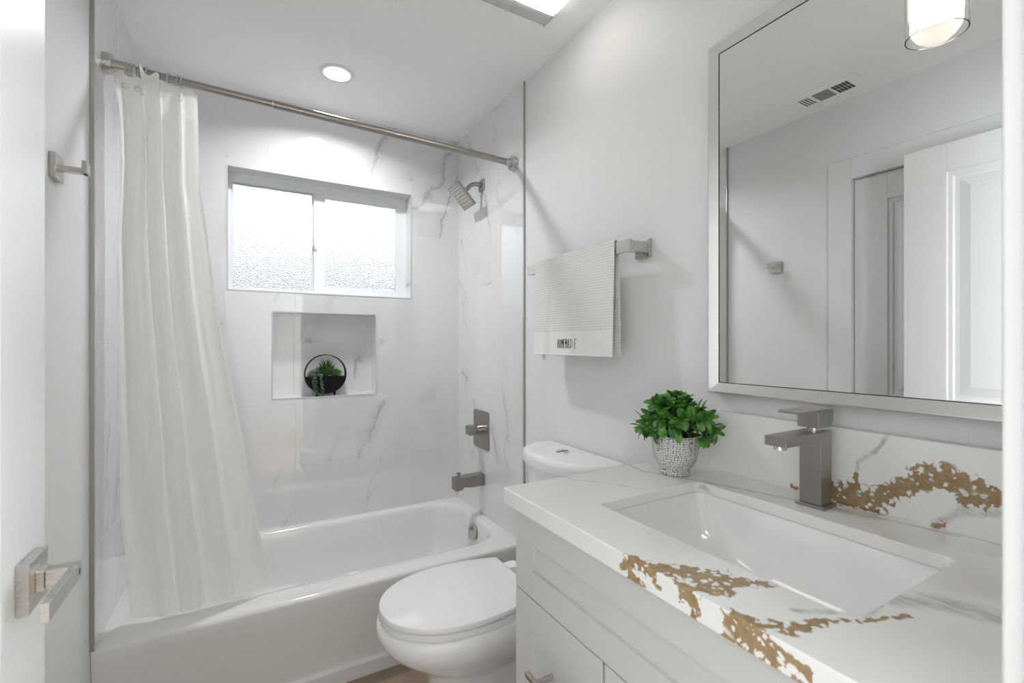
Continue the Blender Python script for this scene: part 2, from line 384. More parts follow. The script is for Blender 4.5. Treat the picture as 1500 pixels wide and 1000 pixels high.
def copy_tree(o, parent=None):
    c = o.copy(); COL.objects.link(c)
    if parent: c.parent = parent
    for ch in list(o.children): copy_tree(ch, c)
    return c
def rrect(x0, x1, y0, y1, z, r, n=6):
    pts = []
    for cx_, cy_, a0 in ((x1 - r, y1 - r, 0), (x0 + r, y1 - r, PI / 2), (x0 + r, y0 + r, PI), (x1 - r, y0 + r, 1.5 * PI)):
        for k in range(n + 1):
            a = a0 + PI / 2 * k / n; pts.append((cx_ + r * math.cos(a), cy_ + r * math.sin(a), z))
    return pts
def rmap(pts, fn): return [fn(*p) for p in pts]

XL, XR, YT, YB, ZC, YE = -.371, 1.045, 1.7107, 2.409, 2.31, .108
SX0, SX1 = -.362, 1.038      # tile faces

# ---------------------------------------------------------------- structure
struct(MB().box(XL - .1, XR + .1, YE - .1, YB + .12, -.1, 0).build('floor', M['wood']), 'light brown wood-look plank floor')
struct(MB().box(XL - .1, XR + .1, YE - .12, YB + .12, ZC, ZC + .1).build('ceiling', M['ceil']), 'flat white ceiling')
struct(MB().box(XR, XR + .1, YE, YB + .12, 0, ZC).build('wall_right', M['wall']), 'white wall behind vanity and toilet')
DY0, DY1, DZ = .30, 1.073, 1.938   # closed door opening in the left wall
m = MB(); m.box(XL - .1, XL, YE, DY0, 0, ZC); m.box(XL - .1, XL, DY1, YB + .12, 0, ZC); m.box(XL - .1, XL, DY0, DY1, DZ, ZC)
struct(m.build('wall_left', M['wall']), 'white wall with robe hook, opposite the vanity')
# back wall: cells around the window and niche, tiled face
WX0, WX1, WZ0, WZ1 = -.0614, .7665, 1.4288, 1.9728
NX0, NX1, NZ0, NZ1 = .1165, .5815, .934, 1.333
m = MB(); YW = YB + .12
xs = [SX0, WX0, NX0, NX1, WX1, SX1]; zs = [0, NZ0, NZ1, WZ0, WZ1, ZC]
for i in range(5):
    for j in range(5):
        x0, x1, z0, z1 = xs[i], xs[i + 1], zs[j], zs[j + 1]
        if 1 <= i <= 3 and j == 3: continue
        if i == 2 and j == 1: m.box(x0, x1, YB + .09, YW, z0, z1); continue
        m.box(x0, x1, YB, YW, z0, z1)
struct(m.build('wall_back', M['tileB']), 'marble-look tiled wall with window and niche')
struct(MB().box(XL, SX0, YT, YB + .12, .3352, ZC).build('wall_shower_left', M['tileS']), 'marble-look tile beside the shower curtain')
struct(MB().box(SX1, XR, YT, YB + .12, .3352, ZC).build('wall_shower_right', M['tileS']), 'marble-look tile behind the shower fittings')
for (x0, x1, n_) in ((XL, SX0 + .001, 1), (SX1 - .001, XR, 2)):
    struct(MB().box(x0, x1, YT - .006, YT, .332, ZC).build('trim_%d' % n_, M['strip']), 'satin metal tile edge strip')
# niche and window edge profiles
def ring_xz(m, x0, x1, z0, z1, y0, y1, w_):
    m.box(x0 - w_, x0, y0, y1, z0 - w_, z1 + w_); m.box(x1, x1 + w_, y0, y1, z0 - w_, z1 + w_)
    m.box(x0, x1, y0, y1, z0 - w_, z0); m.box(x0, x1, y0, y1, z1, z1 + w_)
M['edge'] = paint('edge_profile', (.60, .61, .61), .3, .02)
m = MB(); ring_xz(m, NX0, NX1, NZ0, NZ1, YB - .0015, YB + .002, .006); struct(m.build('trim_3', M['edge']), 'edge profile around the shower niche')
m = MB(); ring_xz(m, WX0, WX1, WZ0, WZ1, YB - .0015, YB + .002, .004); struct(m.build('trim_4', M['edge']), 'edge profile around the window recess')
# entrance wall, with the doorway the camera looks through
DX0, DX1, DH = -.245, .49, 1.955
m = MB(); m.box(XL - .1, DX0 - .016, YE - .12, YE, 0, ZC); m.box(DX1 + .016, XR + .1, YE - .12, YE, 0, ZC); m.box(DX0 - .016, DX1 + .016, YE - .12, YE, DH + .016, ZC)
struct(m.build('wall_front', M['wall']), 'white wall around the entrance doorway')
m = MB(); m.box(DX1, DX1 + .016, YE - .12, YE, 0, DH); m.box(DX0 - .016, DX0, YE - .12, YE, 0, DH); m.box(DX0 - .016, DX1 + .016, YE - .12, YE, DH, DH + .016)
m.box(DX1 - .011, DX1, YE - .09, YE - .045, 0, DH)
struct(m.build('trim_5', M['trimw'], bevel=.001), 'white door jamb')
m = MB(); m.box(DX1 + .007, DX1 + .064, YE, YE + .014, 0, DH + .064); m.box(DX0 - .064, DX1 + .007, YE, YE + .014, DH + .007, DH + .064)
m.box(DX0 - .064, DX0 - .007, YE, YE + .014, 0, DH + .064)
struct(m.build('trim_6', M['trimw'], bevel=.003), 'white door casing at right edge of view')
m = MB(); cw = .095
m.box(XL, XL + .012, DY1, DY1 + cw, 0, DZ + cw); m.box(XL, XL + .012, DY0 - .08, DY0, 0, DZ + cw); m.box(XL, XL + .012, DY0, DY1, DZ, DZ + cw)
struct(m.build('trim_7', M['trimw'], bevel=.002), 'flat white casing around the closed door')
# small hall the camera stands in
HY = -1.9
struct(MB().box(-1.0, 1.5, HY - .1, YE - .1, -.1, 0).build('floor_hall', M['wood']))
struct(MB().box(-1.0, 1.5, HY - .1, YE - .12, 2.40, 2.5).build('ceiling_hall', M['ceil']))
struct(MB().box(-1.1, -1.0, HY - .1, YE - .12, 0, 2.5).build('wall_hall_left', M['hall']))
m = MB(); m.box(1.5, 1.6, HY - .1, -1.72, 0, 2.5); m.box(1.5, 1.6, -.18, YE - .12, 0, 2.5); m.box(1.5, 1.6, -1.72, -.18, 0, .58); m.box(1.5, 1.6, -1.72, -.18, 2.12, 2.5)  # invented opening, lets the added fill light into the hall
struct(m.build('wall_hall_right', M['hall']), 'unseen hall wall with an opening added for fill light')
struct(MB().box(-1.0, 1.5, HY - .1, HY, 0, 2.4).build('wall_hall_back', M['hall']))
m = MB(); m.box(-1.0, XL - .1, YE - .12, YE - .02, 0, 2.5); m.box(XR + .1, 1.5, YE - .12, YE - .02, 0, 2.5); m.box(XL - .1, XR + .1, YE - .12, YE - .02, ZC + .1, 2.5)
struct(m.build('wall_hall_front', M['wall']))
# outdoors, seen blurred through the pebbled glass
struct(MB().box(-4, 6, 2.6, 12, -.4, -.3).build('ground_outside', M['stucco']))
struct(MB().box(-4, 6, 4.4, 4.55, -.3, 2.10).build('garden_wall_outside', M['stucco']), 'grey garden wall outside the window')

# panelled doors: built in local coordinates (u across, w height) then mapped
def door_leaf(name, fn, wd, ht, th, stile, panels, mat):
    """fn(u, n, w) -> world; n=0 is the face, n=-th the back"""
    m = MB()
    def bx(u0, u1, w0, w1, n0=-th, n1=0):
        v = [fn(u, n, w_) for w_ in (w0, w1) for n in (n0, n1) for u in (u0, u1)]
        m.add(v, [(0, 2, 3, 1), (4, 5, 7, 6), (0, 1, 5, 4), (2, 6, 7, 3), (0, 4, 6, 2), (1, 3, 7, 5)])
    bx(0, stile, .0, ht); bx(wd - stile, wd, .0, ht)
    edges = [0] + [e for p in panels for e in p] + [ht]
    for k in range(0, len(edges), 2): bx(stile, wd - stile, edges[k], edges[k + 1])
    bx(stile - .002, wd - stile + .002, panels[0][0] - .002, panels[-1][1] + .002, -th * .5 - .006, -th * .5 + .002)
    o = m.build(name, mat, bevel=.0012)
    for (w0, w1) in panels:
        p = MB()
        for sgn in (1, -1):
            lp = []
            for (ins, dep) in ((0, 0), (.004, .005), (.016, .006), (.022, .011), (.034, .0115), (.066, .003)):
                n = -dep if sgn > 0 else -th + dep
                lp.append([fn(stile + ins, n, w0 + ins), fn(wd - stile - ins, n, w0 + ins), fn(wd - stile - ins, n, w1 - ins), fn(stile + ins, n, w1 - ins)])
            p.loft(lp, False, True)
        p.build('panel', mat, o)
    return o
d1 = door_leaf('door_1', lambda u, n, w_: (-.224 + n, .828 - u, .008 + w_), .700, 1.925, .035, .129, [(.20, .78), (.9565, 1.819)], M['trimw'])
struct(d1, 'open white two-panel entry door, lever handle near its edge')
# lever handle of the entry door
h = MB().box(-.224, -.2123, .7354, .7955, .8795, .9375).build('door_handle', M['nickel2'], d1, bevel=.0008)
MB().box(-.2124, -.205, .753, .777, .897, .921).build('neck', M['nickel2'], h, bevel=.0007)
lv = MB(); lv.loft([[(x, y, z) for (x, y) in ((-.205, .757), (-.1842, .757), (-.1842, .663), (-.176, .663), (-.176, .775), (-.205, .775))] for z in (.8985, .919)])
lv.build('lever', M['nickel2'], h, bevel=.0007)
MB().box(-.1765, -.1757, .764, .768, .905, .912).build('release_slot', M['dark'], h)
d2 = door_leaf('door_2', lambda u, n, w_: (XL - .012 + n, DY1 - .003 - u, .008 + w_), DY1 - DY0 - .006, DZ - .012, .035, .126, [(.20, .78), (.944, 1.81)], M['trimw'])
struct(d2, 'closed white two-panel door seen in the mirror')
m = MB(); m.box(XL - .1, XL - .05, DY0, DY1, 0, DZ); struct(m.build('wall_left_closet_back', M['dark']))
struct(MB().box(XL, XL + .012, DY1 + cw, YT - .006, 0, .09).build('baseboard_left', M['trimw'], bevel=.003))
struct(MB().box(XR - .012, XR, .87, YT - .006, 0, .09).build('baseboard_right', M['trimw'], bevel=.003))

# window in the back wall
FY = YB + .085
m = MB()
m.box(WX0, WX1, FY, YW, WZ1 - .040, WZ1); m.box(WX0, WX1, FY, YW, WZ0, WZ0 + .018)
m.box(WX0, WX0 + .016, FY, YW, WZ0 + .018, WZ1 - .04); m.box(WX1 - .022, WX1, FY, YW, WZ0 + .018, WZ1 - .04); m.box(WX0 + .016, WX1 - .022, FY + .036, YW, WZ1 - .044, WZ1 - .04)
win = struct(m.build('window_1', M['vinyl'], bevel=.002), 'white sliding window with pebbled privacy glass')
def sash(x0, x1, z0, z1, y0, y1, l, r, b_, t_):
    m = MB(); m.box(x0, x0 + l, y0, y1, z0, z1); m.box(x1 - r, x1, y0, y1, z0, z1); m.box(x0 + l, x1 - r, y0, y1, z0, z0 + b_); m.box(x0 + l, x1 - r, y0, y1, z1 - t_, z1)
    s_ = m.build('sash', M['vinyl'], win, bevel=.002)
    MB().box(x0 + l - .003, x1 - r + .003, (y0 + y1) / 2 - .002, (y0 + y1) / 2 + .002, z0 + b_ - .003, z1 - t_ + .003).build('pane', M['pane'], s_)
    return s_
sash(WX0 + .010, .318, WZ0 + .010, WZ1 - .035, FY + .018, FY + .034, .008, .024, .010, .006)
s2 = sash(.300, WX1 - .012, WZ0 + .008, WZ1 - .032, FY + .002, FY + .017, .054, .045, .036, .026)
m = MB(); m.box(.303, .315, FY - .006, FY + .003, 1.655, 1.71); m.box(.299, .304, FY - .010, FY + .003, 1.668, 1.697); m.build('latch', M['vinyl'], win, bevel=.001)

# ---------------------------------------------------------------- bathtub
tub = thing('bathtub', (.338, 2.06, 0), 'white alcove bathtub with a flat apron along the tiled wall', 'bathtub')
ZT = .334
m = MB(); X0, X1, Y0, Y1 = XL + .0005, XR - .0005, YT, YB
def apron(z, dy): return rrect(X0, X1, Y0 - dy, Y1, z, .004, 10)
def inner(ix0, ix1, iy0, iy1, z, r): return rrect(X0 + ix0, X1 - ix1, Y0 + iy0, Y1 - iy1, z, r, 10)
lo = [apron(.0, .002), apron(.048, .002), apron(.054, -.015), apron(.22, -.004), apron(ZT - .045, .002), apron(ZT - .014, .004), apron(ZT - .004, .001), rrect(X0, X1, Y0 + .006, Y1, ZT, .006, 10),
      inner(.058, .042, .082, .028, ZT + .001, .15), inner(.066, .050, .090, .034, ZT - .001, .15), inner(.074, .057, .097, .040, ZT - .010, .15), inner(.080, .062, .102, .045, ZT - .028, .15),
      inner(.105, .070, .115, .058, ZT - .12, .15), inner(.19, .085, .13, .075, .095, .14), inner(.22, .11, .16, .105, .062, .12), inner(.27, .16, .21, .155, .052, .08)]
m.loft(lo, True, True)
m.build('tub_shell', M['tub'], tub, smooth=True, auto=60)
# overflow plate sits on the sloping end wall
def disc_on(m, c, nrm, r, th, seg=32):
    n = Vector(nrm).normalized(); c = Vector(c); m.tube([c - n * .002, c + n * th * .7, c + n * th], [r, r, r * .9], seg)
ov = MB(); disc_on(ov, (.973, 2.075, .268), (-1, 0, .16), .038, .010); ovo = ov.build('overflow_plate', M['nickel2'], tub, smooth=True)
ov = MB(); disc_on(ov, (.962, 2.075, .285), (-1, 0, .16), .006, .005, 16); ov.build('screw', M['nickel'], ovo, smooth=True)
dr = MB(); dr.cyl((.84, 2.06, .050), (.84, 2.06, .056), .035); dr.build('drain', M['nickel2'], tub, smooth=True)

# ---------------------------------------------------------------- shower fittings
sh = thing('showerhead', (SX1, 2.107, 1.981), 'square brushed-nickel shower head on a bent arm', 'shower head')
m = MB(); m.box(SX1 - .008, SX1, 2.107 - .027, 2.107 + .027, 1.954, 2.008); m.build('wall_flange', M['nickel'], sh, bevel=.0015)
arm = [(SX1 - .005, 2.107, 1.981), (SX1 - .035, 2.107, 1.983), (SX1 - .055, 2.107, 1.978), (SX1 - .070, 2.107, 1.966), (SX1 - .083, 2.107, 1.950), (SX1 - .094, 2.107, 1.935)]
m = MB(); m.tube(arm, .0105, 20); m.build('arm', M['nickel'], sh, smooth=True)
nrm = Vector((-.72, 0, -.69)).normalized(); tan = Vector((.69, 0, -.72)).normalized(); yv = Vector((0, 1, 0)); hc = Vector((.924, 2.107, 1.909))
m = MB(); m.tube([Vector(arm[-1]) + Vector((.004, 0, .006)), Vector(arm[-1]) - Vector((.008, 0, .010)), hc - nrm * .010], [.013, .016, .020], 24); m.build('swivel', M['nickel'], sh, smooth=True)
def obox(m, c, ax, hs):
    v = [c + ax[0] * (hs[0] * a) + ax[1] * (hs[1] * b) + ax[2] * (hs[2] * d_) for d_ in (-1, 1) for b in (-1, 1) for a in (-1, 1)]
    m.add(v, [(0, 2, 3, 1), (4, 5, 7, 6), (0, 1, 5, 4), (2, 6, 7, 3), (0, 4, 6, 2), (1, 3, 7, 5)])
m = MB(); obox(m, hc - nrm * .004, (tan, yv, nrm), (.066, .063, .006)); hp = m.build('spray_plate', M['nickel'], sh, bevel=.001)
m = MB(); obox(m, hc + nrm * .0025, (tan, yv, nrm), (.058, .055, .0008)); m.build('spray_face', M['nickel2'], hp)
m = MB()
for i in range(7):
    for j in range(7):
        c = hc + nrm * .0034 + tan * ((i - 3) * .0165) + yv * ((j - 3) * .0155); m.tube([c, c + nrm * .0022], [.0022, .0016], 8)
m.build('nozzle', M['black'], hp)['kind'] = 'stuff'

va = thing('shower_valve', (SX1, 2.11, .756), 'nickel shower valve plate with a block lever', 'shower valve')
pts = [(SX1 - t_, y, z) for t_ in (0, .006, .008) for (y, z, _) in rrect(2.026 + (t_ > .007) * .002, 2.194 - (t_ > .007) * .002, .661 + (t_ > .007) * .002, .851 - (t_ > .007) * .002, 0, .014)]
n_ = len(pts) // 3; m = MB(); m.loft([pts[:n_], pts[n_:2 * n_], pts[2 * n_:]]); m.build('plate', M['nickel'], va, smooth=True)
m = MB(); m.cyl((SX1 - .006, 2.11, .756), (SX1 - .030, 2.11, .756), .027); m.build('collar', M['nickel2'], va, smooth=True)
m = MB(); m.cyl((SX1 - .028, 2.11, .756), (SX1 - .040, 2.11, .756), .022)
m.build('hub', M['nickel'], va, smooth=True)
m = MB(); m.box(SX1 - .078, SX1 - .038, 2.083, 2.14, .736, .780); m.build('lever', M['nickel'], va, bevel=.002)

sp = thing('tub_spout', (SX1, 2.105, .51), 'square nickel tub spout with pull-up diverter', 'tub spout')
prof = [(0, .484, .539), (.075, .483, .539), (.108, .489, .538), (.116, .478, .538), (.150, .472, .537), (.156, .480, .534)]
m = MB(); lo = []
for k, (dx, z0, z1) in enumerate(prof):
    hw = .027 - .003 * (dx / .156); x = SX1 - dx
    lo.append([(x, 2.105 - hw, z0), (x, 2.105 + hw, z0), (x, 2.105 + hw, z1), (x, 2.105 - hw, z1)])
m.loft(lo); so = m.build('spout_body', M['nickel'], sp, bevel=.0015)
m = MB(); m.cyl((SX1 - .128, 2.105, .536), (SX1 - .128, 2.105, .551), .006, seg=16); m.box(SX1 - .139, SX1 - .119, 2.095, 2.115, .551, .558); m.build('diverter_knob', M['nickel'], sp, bevel=.001)

rod = thing('shower_rod', (.338, 1.80, 2.0), 'brushed-nickel tension rod spanning above the bathtub', 'curtain rod')
ra, rb = Vector((SX0, 1.812, 2.026)), Vector((SX1, 1.784, 1.983)); rd = (rb - ra); rdir = rd.normalized()
def rodp(x): return ra + rd * ((x - SX0) / (SX1 - SX0))
m = MB(); m.tube([ra + rdir * .012, rodp(-.285)], .0158, 24); m.build('end_sleeve', M['nickel2'], rod, smooth=True)
m = MB(); m.tube([rodp(-.287), rodp(.087)], .0118, 24); m.build('inner_tube', M['nickel'], rod, smooth=True)
m = MB(); m.tube([rodp(.087), rb - rdir * .012], .0135, 24); m.build('outer_tube', M['nickel'], rod, smooth=True)
m = MB(); m.tube([rodp(.084), rodp(.089)], .0142, 24); m.build('joint_ring', M['nickel2'], rod, smooth=True)
for s_, p in ((1, ra), (-1, rb)):
    m = MB(); m.tube([p + rdir * s_ * .0003, p + rdir * s_ * .018, p + rdir * s_ * .021], [.0305, .0305, .028], 36)
    if s_ < 0: m.tube([p - rdir * .019, p - rdir * .045], [.016, .016], 24)
    m.build('flange', M['nickel2'], rod, smooth=True)

# ---------------------------------------------------------------- curtain
def lerp(a, b, t_): return a + (b - a) * t_
def interp(tab, t_):
    for (a, va_), (b, vb_) in zip(tab, tab[1:]):
        if t_ <= b:
            k = (t_ - a) / (b - a); return lerp(va_, vb_, k)
    return tab[-1][1]
LE = [(0, -.338), (.07, -.328), (.16, -.325), (.3, -.336), (.6, -.330), (.8, -.325), (1, -.300)]
RE = [(0, -.128), (.18, -.122), (.26, -.103), (.41, -.078), (.55, -.042), (.68, -.004), (.85, .038), (1, .074)]
def curtain_pt(s_, t_):
    xl, xr = interp(LE, t_), interp(RE, t_)
    ss = s_ + .05 * math.sin(2 * PI * (s_ * 1.5 + .1)) * s_ * (1 - s_) * 2
    amp = lerp(.024, .030, min(1, t_ * 3)) * lerp(1, .50, t_)
    sw = s_ + .045 * math.sin(2 * PI * s_ * 1.3 + 2.0)
    ph = 2 * PI * (3.9 * sw + .30 * math.sin(2.6 * t_) * (s_ - .3) + .12)
    w_ = math.sin(ph); y = amp * (w_ * (.75 + .35 * math.sin(5 * s_ + 1)) - .22 * math.sin(2 * ph + 1.2 + 1.5 * t_) + .05 * math.sin(3.1 * ph + 2 * t_) * (1 - t_)) + .007 * math.sin(2 * PI * (2.1 * s_ + .8 * t_) + 1) * t_
    env = 1.0 - .55 * math.exp(-((s_ - .93) / .10) ** 2)
    x = lerp(xl, xr, ss) + .011 * math.cos(ph) * lerp(1, .35, t_) * math.sin(PI * min(1, max(0, s_)))
    y += .010 * mnoise.noise(Vector((s_ * 5, t_ * 3.2, 1.3))) * t_ + .004 * mnoise.noise(Vector((s_ * 14, t_ * 7, 4)))
    zt = 1.997 - .006 * s_ - .010 * math.exp(-((s_ - .22) / .10) ** 2) + .030 * math.exp(-((s_ - .375) / .045) ** 4) + .020 * math.exp(-((s_ - .50) / .040) ** 4) - .004 * math.cos(2 * PI * s_ * 6)
    zt -= .012 * max(0, (s_ - .8) / .2)
    zb = .350 - .010 * math.sin(PI * s_) + .012 * s_
    z = lerp(zt, zb, t_)
    yc = lerp(1.800, 1.808, t_) - .016 * math.exp(-((s_ - .375) / .07) ** 2 - (t_ / .03) ** 2) - .016 * math.exp(-((s_ - .50) / .06) ** 2 - (t_ / .03) ** 2)
    if t_ < .05: yc -= .018 * (1 - t_ / .05); y *= lerp(.45, 1, t_ / .05)
    # rests inside the tub side of the rim, a corner swung out at the foot
    y_ = yc + y * env - .012 * math.exp(-((s_ - .3) / .25) ** 2) * t_ ** 6
    return (x, y_, z)
NS, NTt = 260, 120
vv = [curtain_pt(i / NS, (j / NTt) ** 1.15) for j in range(NTt + 1) for i in range(NS + 1)]
ff = [(j * (NS + 1) + i, j * (NS + 1) + i + 1, (j + 1) * (NS + 1) + i + 1, (j + 1) * (NS + 1) + i) for j in range(NTt) for i in range(NS)]
cu = tag(MB().add(vv, ff).build('shower_curtain', M['curtain'], smooth=True, auto=180), 'sheer off-white shower curtain gathered at the tub end', 'curtain')
cu.data.shade_smooth()
for k, s_ in enumerate((.14, .24, .29, .74)):
    g = Vector(curtain_pt(s_, .022)) + Vector((0, -.004, 0)); m = MB()
    m.tube([g + Vector((.0075 * math.cos(a), -.001 * math.sin(a), .0075 * math.sin(a))) for a in [2 * PI * i / 20 for i in range(21)]], .0013, 6, False)
    m.build('grommet', M['chrome'], cu, smooth=True)
ringx = [(-.307, 'first'), (-.298, ''), (-.279, ''), (-.270, ''), (-.261, ''), (-.207, ''), (-.184, ''), (-.174, '')]
rlab = ['clear curtain ring nearest the tiled end flange of the rod', 'clear curtain ring just past the rod sleeve, next to the end one',
        'clear curtain ring at the flange side of the tight trio', 'clear curtain ring in the middle of the tight trio', 'clear curtain ring of the trio nearest the raised curtain folds',
        'lone clear curtain ring right after the raised folds', 'clear curtain ring, flange side of the end pair', 'clear curtain ring closest to the free curtain edge']
for k, (x, _) in enumerate(ringx):
    c = rodp(x) + Vector((0, 0, -.012)); m = MB()
    pts = [c + Vector((.003 * math.sin(a), .019 * math.cos(a), .028 * math.sin(a))) for a in [2 * PI * i / 28 for i in range(29)]]
    m.tube(pts, .0022, 8, False)
    tag(m.build('curtain_ring', M['plastic'], smooth=True), rlab[k], 'curtain ring', 'clear rings on the shower rod')

# ---------------------------------------------------------------- niche planter
pc = Vector((.349, 2.455, .934 + .104))
pl = thing('hoop_planter', (pc.x, pc.y, .934), 'round black hoop planter of succulents inside the tiled niche', 'planter')
R = .096
m = MB(); lo = []
for k in range(65):
    a = 2 * PI * k / 64; r0, r1 = R, R - .003
    e = Vector((math.cos(a), 0, math.sin(a))); hy = .022
    lo.append([tuple(pc + e * r0 + Vector((0, -hy, 0))), tuple(pc + e * r0 + Vector((0, hy, 0))), tuple(pc + e * r1 + Vector((0, hy, 0))), tuple(pc + e * r1 + Vector((0, -hy, 0)))])
m.loft(lo, False, False); m.build('hoop', M['black'], pl, smooth=True)
m = MB(); a0 = math.asin(-.012 / R)
arc = [(R * .985 * math.cos(a), R * .985 * math.sin(a)) for a in [PI - a0 + (PI + 2 * a0) * k / 32 for k in range(33)]]
m.loft([[(pc.x + x, pc.y - .021, pc.z + z) for x, z in arc], [(pc.x + x, pc.y + .021, pc.z + z) for x, z in arc]]); m.build('bowl', M['black'], pl, smooth=True)
for sx in (-.04, .04):
    m = MB(); m.cyl((pc.x + sx, pc.y - .012, .934), (pc.x + sx, pc.y - .012, pc.z - .083), .006, seg=12); m.build('foot', M['black'], pl)
random.seed(5)
def blade(m, base, d, L, wd, up=Vector((0, 0, 1)), seg=6, curl=.25, thick=.25):
    d = Vector(d).normalized(); side = d.cross(up)
    if side.length < .01: side = d.cross(Vector((0, 1, 0)))
    side.normalize(); nn = side.cross(d).normalized(); loops = []
    for k in range(seg + 1):
        t_ = k / seg; wq = wd * (math.sin(PI * min(.97, .12 + .88 * t_)) ** .7) if t_ < 1 else wd * .02
        c = Vector(base) + d * L * t_ + nn * (curl * L * t_ * t_)
        loops.append([tuple(c + side * wq * .5), tuple(c - nn * wq * thick * .5), tuple(c - side * wq * .5), tuple(c + nn * wq * thick * .2)])
    m.loft(loops)
zs0 = pc.z - .010
m = MB()
for k in range(34):
    a = k * 2.39996; el = math.radians(85 - 62 * (k / 34)); L = .062 + .026 * (1 - k / 34)
    blade(m, (pc.x + .004, pc.y - .004, zs0), (math.cos(a) * math.cos(el), math.sin(a) * math.cos(el) * .7 - .05, math.sin(el)), L, .0135, curl=-.12)
m.build('aloe', M['aloe'], pl, smooth=True)
m = MB()
for k in range(26):
    a = k * 2.39996; el = math.radians(80 - 75 * (k / 26)); 
    blade(m, (pc.x + .050, pc.y - .012, zs0 - .001), (math.cos(a) * math.cos(el), math.sin(a) * math.cos(el) * .8, math.sin(el)), .036, .019, curl=.25)
m.build('rosette', M['lime'], pl, smooth=True)
m = MB()
def pearls(m, path, r=.0052, n=52):
    for k in range(n):
        t_ = k / (n - 1); i = min(len(path) - 2, int(t_ * (len(path) - 1))); fr = t_ * (len(path) - 1) - i
        c = Vector(path[i]).lerp(Vector(path[i + 1]), fr) + Vector((random.uniform(-1, 1), random.uniform(-.6, .6), random.uniform(-.5, .5))) * .0065
        d = Vector((random.uniform(-1, 1), random.uniform(-.8, .1), random.uniform(-.2, .7))).normalized()
        m.tube([c - d * r, c - d * r * .6, c, c + d * r * .7, c + d * r * 1.5], [r * .2, r * .8, r, r * .7, r * .1], 6)
for dx, zb in ((-.052, .945), (-.021, .946), (-.060, .968)):
    pearls(m, [(pc.x + dx, pc.y - .010, zs0 + .018), (pc.x + dx - .002, pc.y - .028, zs0 + .004), (pc.x + dx * .95, pc.y - .032, pc.z - .05), (pc.x + dx * .8 - .002, pc.y - .034, zb)])
m.build('trailing_succulent', M['pearl'], pl, smooth=True)
m = MB()
for k in range(12):
    a = k * 2.4; blade(m, (pc.x - .055, pc.y - .006, zs0), (math.cos(a) * .9, math.sin(a) * .4, .5 + .3 * random.random()), .035, .008, curl=-.1)
m.build('trailing_tuft', M['pearl'], pl, smooth=True)

# ---------------------------------------------------------------- ceiling lights, fan, vent
rl = thing('recessed_light', (.335, 2.04, ZC), 'round recessed ceiling light over the bathtub', 'ceiling light')
m = MB(); m.lathe([(.068, 0), (.068, -.003), (.064, -.006), (.053, -.006), (.050, -.001)], (.335, 2.04, ZC), cap0=False, cap1=False); m.build('trim_ring', M['trimw'], rl, smooth=True)
m = MB(); m.lathe([(.0505, -.0005), (.0505, -.003), (.040, -.0035)], (.335, 2.04, ZC)); m.build('lens', M['led'], rl)
ls = bpy.data.lights.new('recessed_beam', 'AREA'); ls.shape = 'DISK'; ls.size = .09; ls.energy = E_SHOWER; ls.color = (.965, .98, 1); ls.spread = math.radians(150)
lb = bpy.data.objects.new('recessed_beam', ls); COL.objects.link(lb); lb.location = (.335, 2.04, ZC - .006)

FX0, FX1, FY0, FY1 = .610, .910, 1.03, 1.358
fan = thing('exhaust_fan_light', ((FX0 + FX1) / 2, (FY0 + FY1) / 2, ZC), 'square ceiling exhaust fan with slatted grille and lit panel', 'exhaust fan')
m = MB(); m.box(FX0, FX1, FY0, FY1, ZC - .007, ZC); m.build('housing', M['dark'], fan)
for (y0, y1) in ((FY1 - .060, FY1), (FY0, FY0 + .060)):
    m = MB()
    for k in range(9): yy = y0 + .002 + k * .0065; m.box(FX0, FX1, yy, yy + .0026, ZC - .015, ZC - .0065)
    m.box(FX0, FX0 + .006, y0, y1, ZC - .015, ZC - .006); m.box(FX1 - .006, FX1, y0, y1, ZC - .015, ZC - .006); m.box((FX0 + FX1) / 2 - .002, (FX0 + FX1) / 2 + .002, y0, y1, ZC - .015, ZC - .006)
    m.build('grille', M['trimw'], fan)
m = MB(); lo = []
for (ins, dz) in ((0, -.006), (0, -.014), (.012, -.024), (.05, -.030)): lo.append(rrect(FX0 + ins, FX1 - ins, FY0 + .061 + ins, FY1 - .061 - ins, ZC + dz, .018))
m.loft(lo); m.build('light_panel', M['fanlens'], fan, smooth=True)

ve = thing('ceiling_vent', (-.215, 1.11, ZC), 'white slotted air register in the ceiling, seen in the mirror', 'air vent')
m = MB(); m.loft([rrect(-.290, -.148, .968, 1.255, ZC - z, .002, 2) for z in (0, .003)] + [rrect(-.284, -.154, .974, 1.249, ZC - .006, .002, 2)]); m.build('face_plate', M['ceil'], ve)
m = MB()
for k in range(4): yy = 1.170 + k * .012; m.box(-.262, -.180, yy, yy + .005, ZC - .0068, ZC - .005)
for k in range(7): xx = -.262 + k * .0125; m.box(xx, xx + .007, 1.085, 1.152, ZC - .0068, ZC - .005)
for k in range(5):
    yy = 1.010 + k * .013; m.box(-.262, -.224, yy, yy + .010, ZC - .0068, ZC - .005); m.box(-.220, -.180, yy, yy + .010, ZC - .0068, ZC - .005)
m.build('slot', M['slotgrey'], ve)

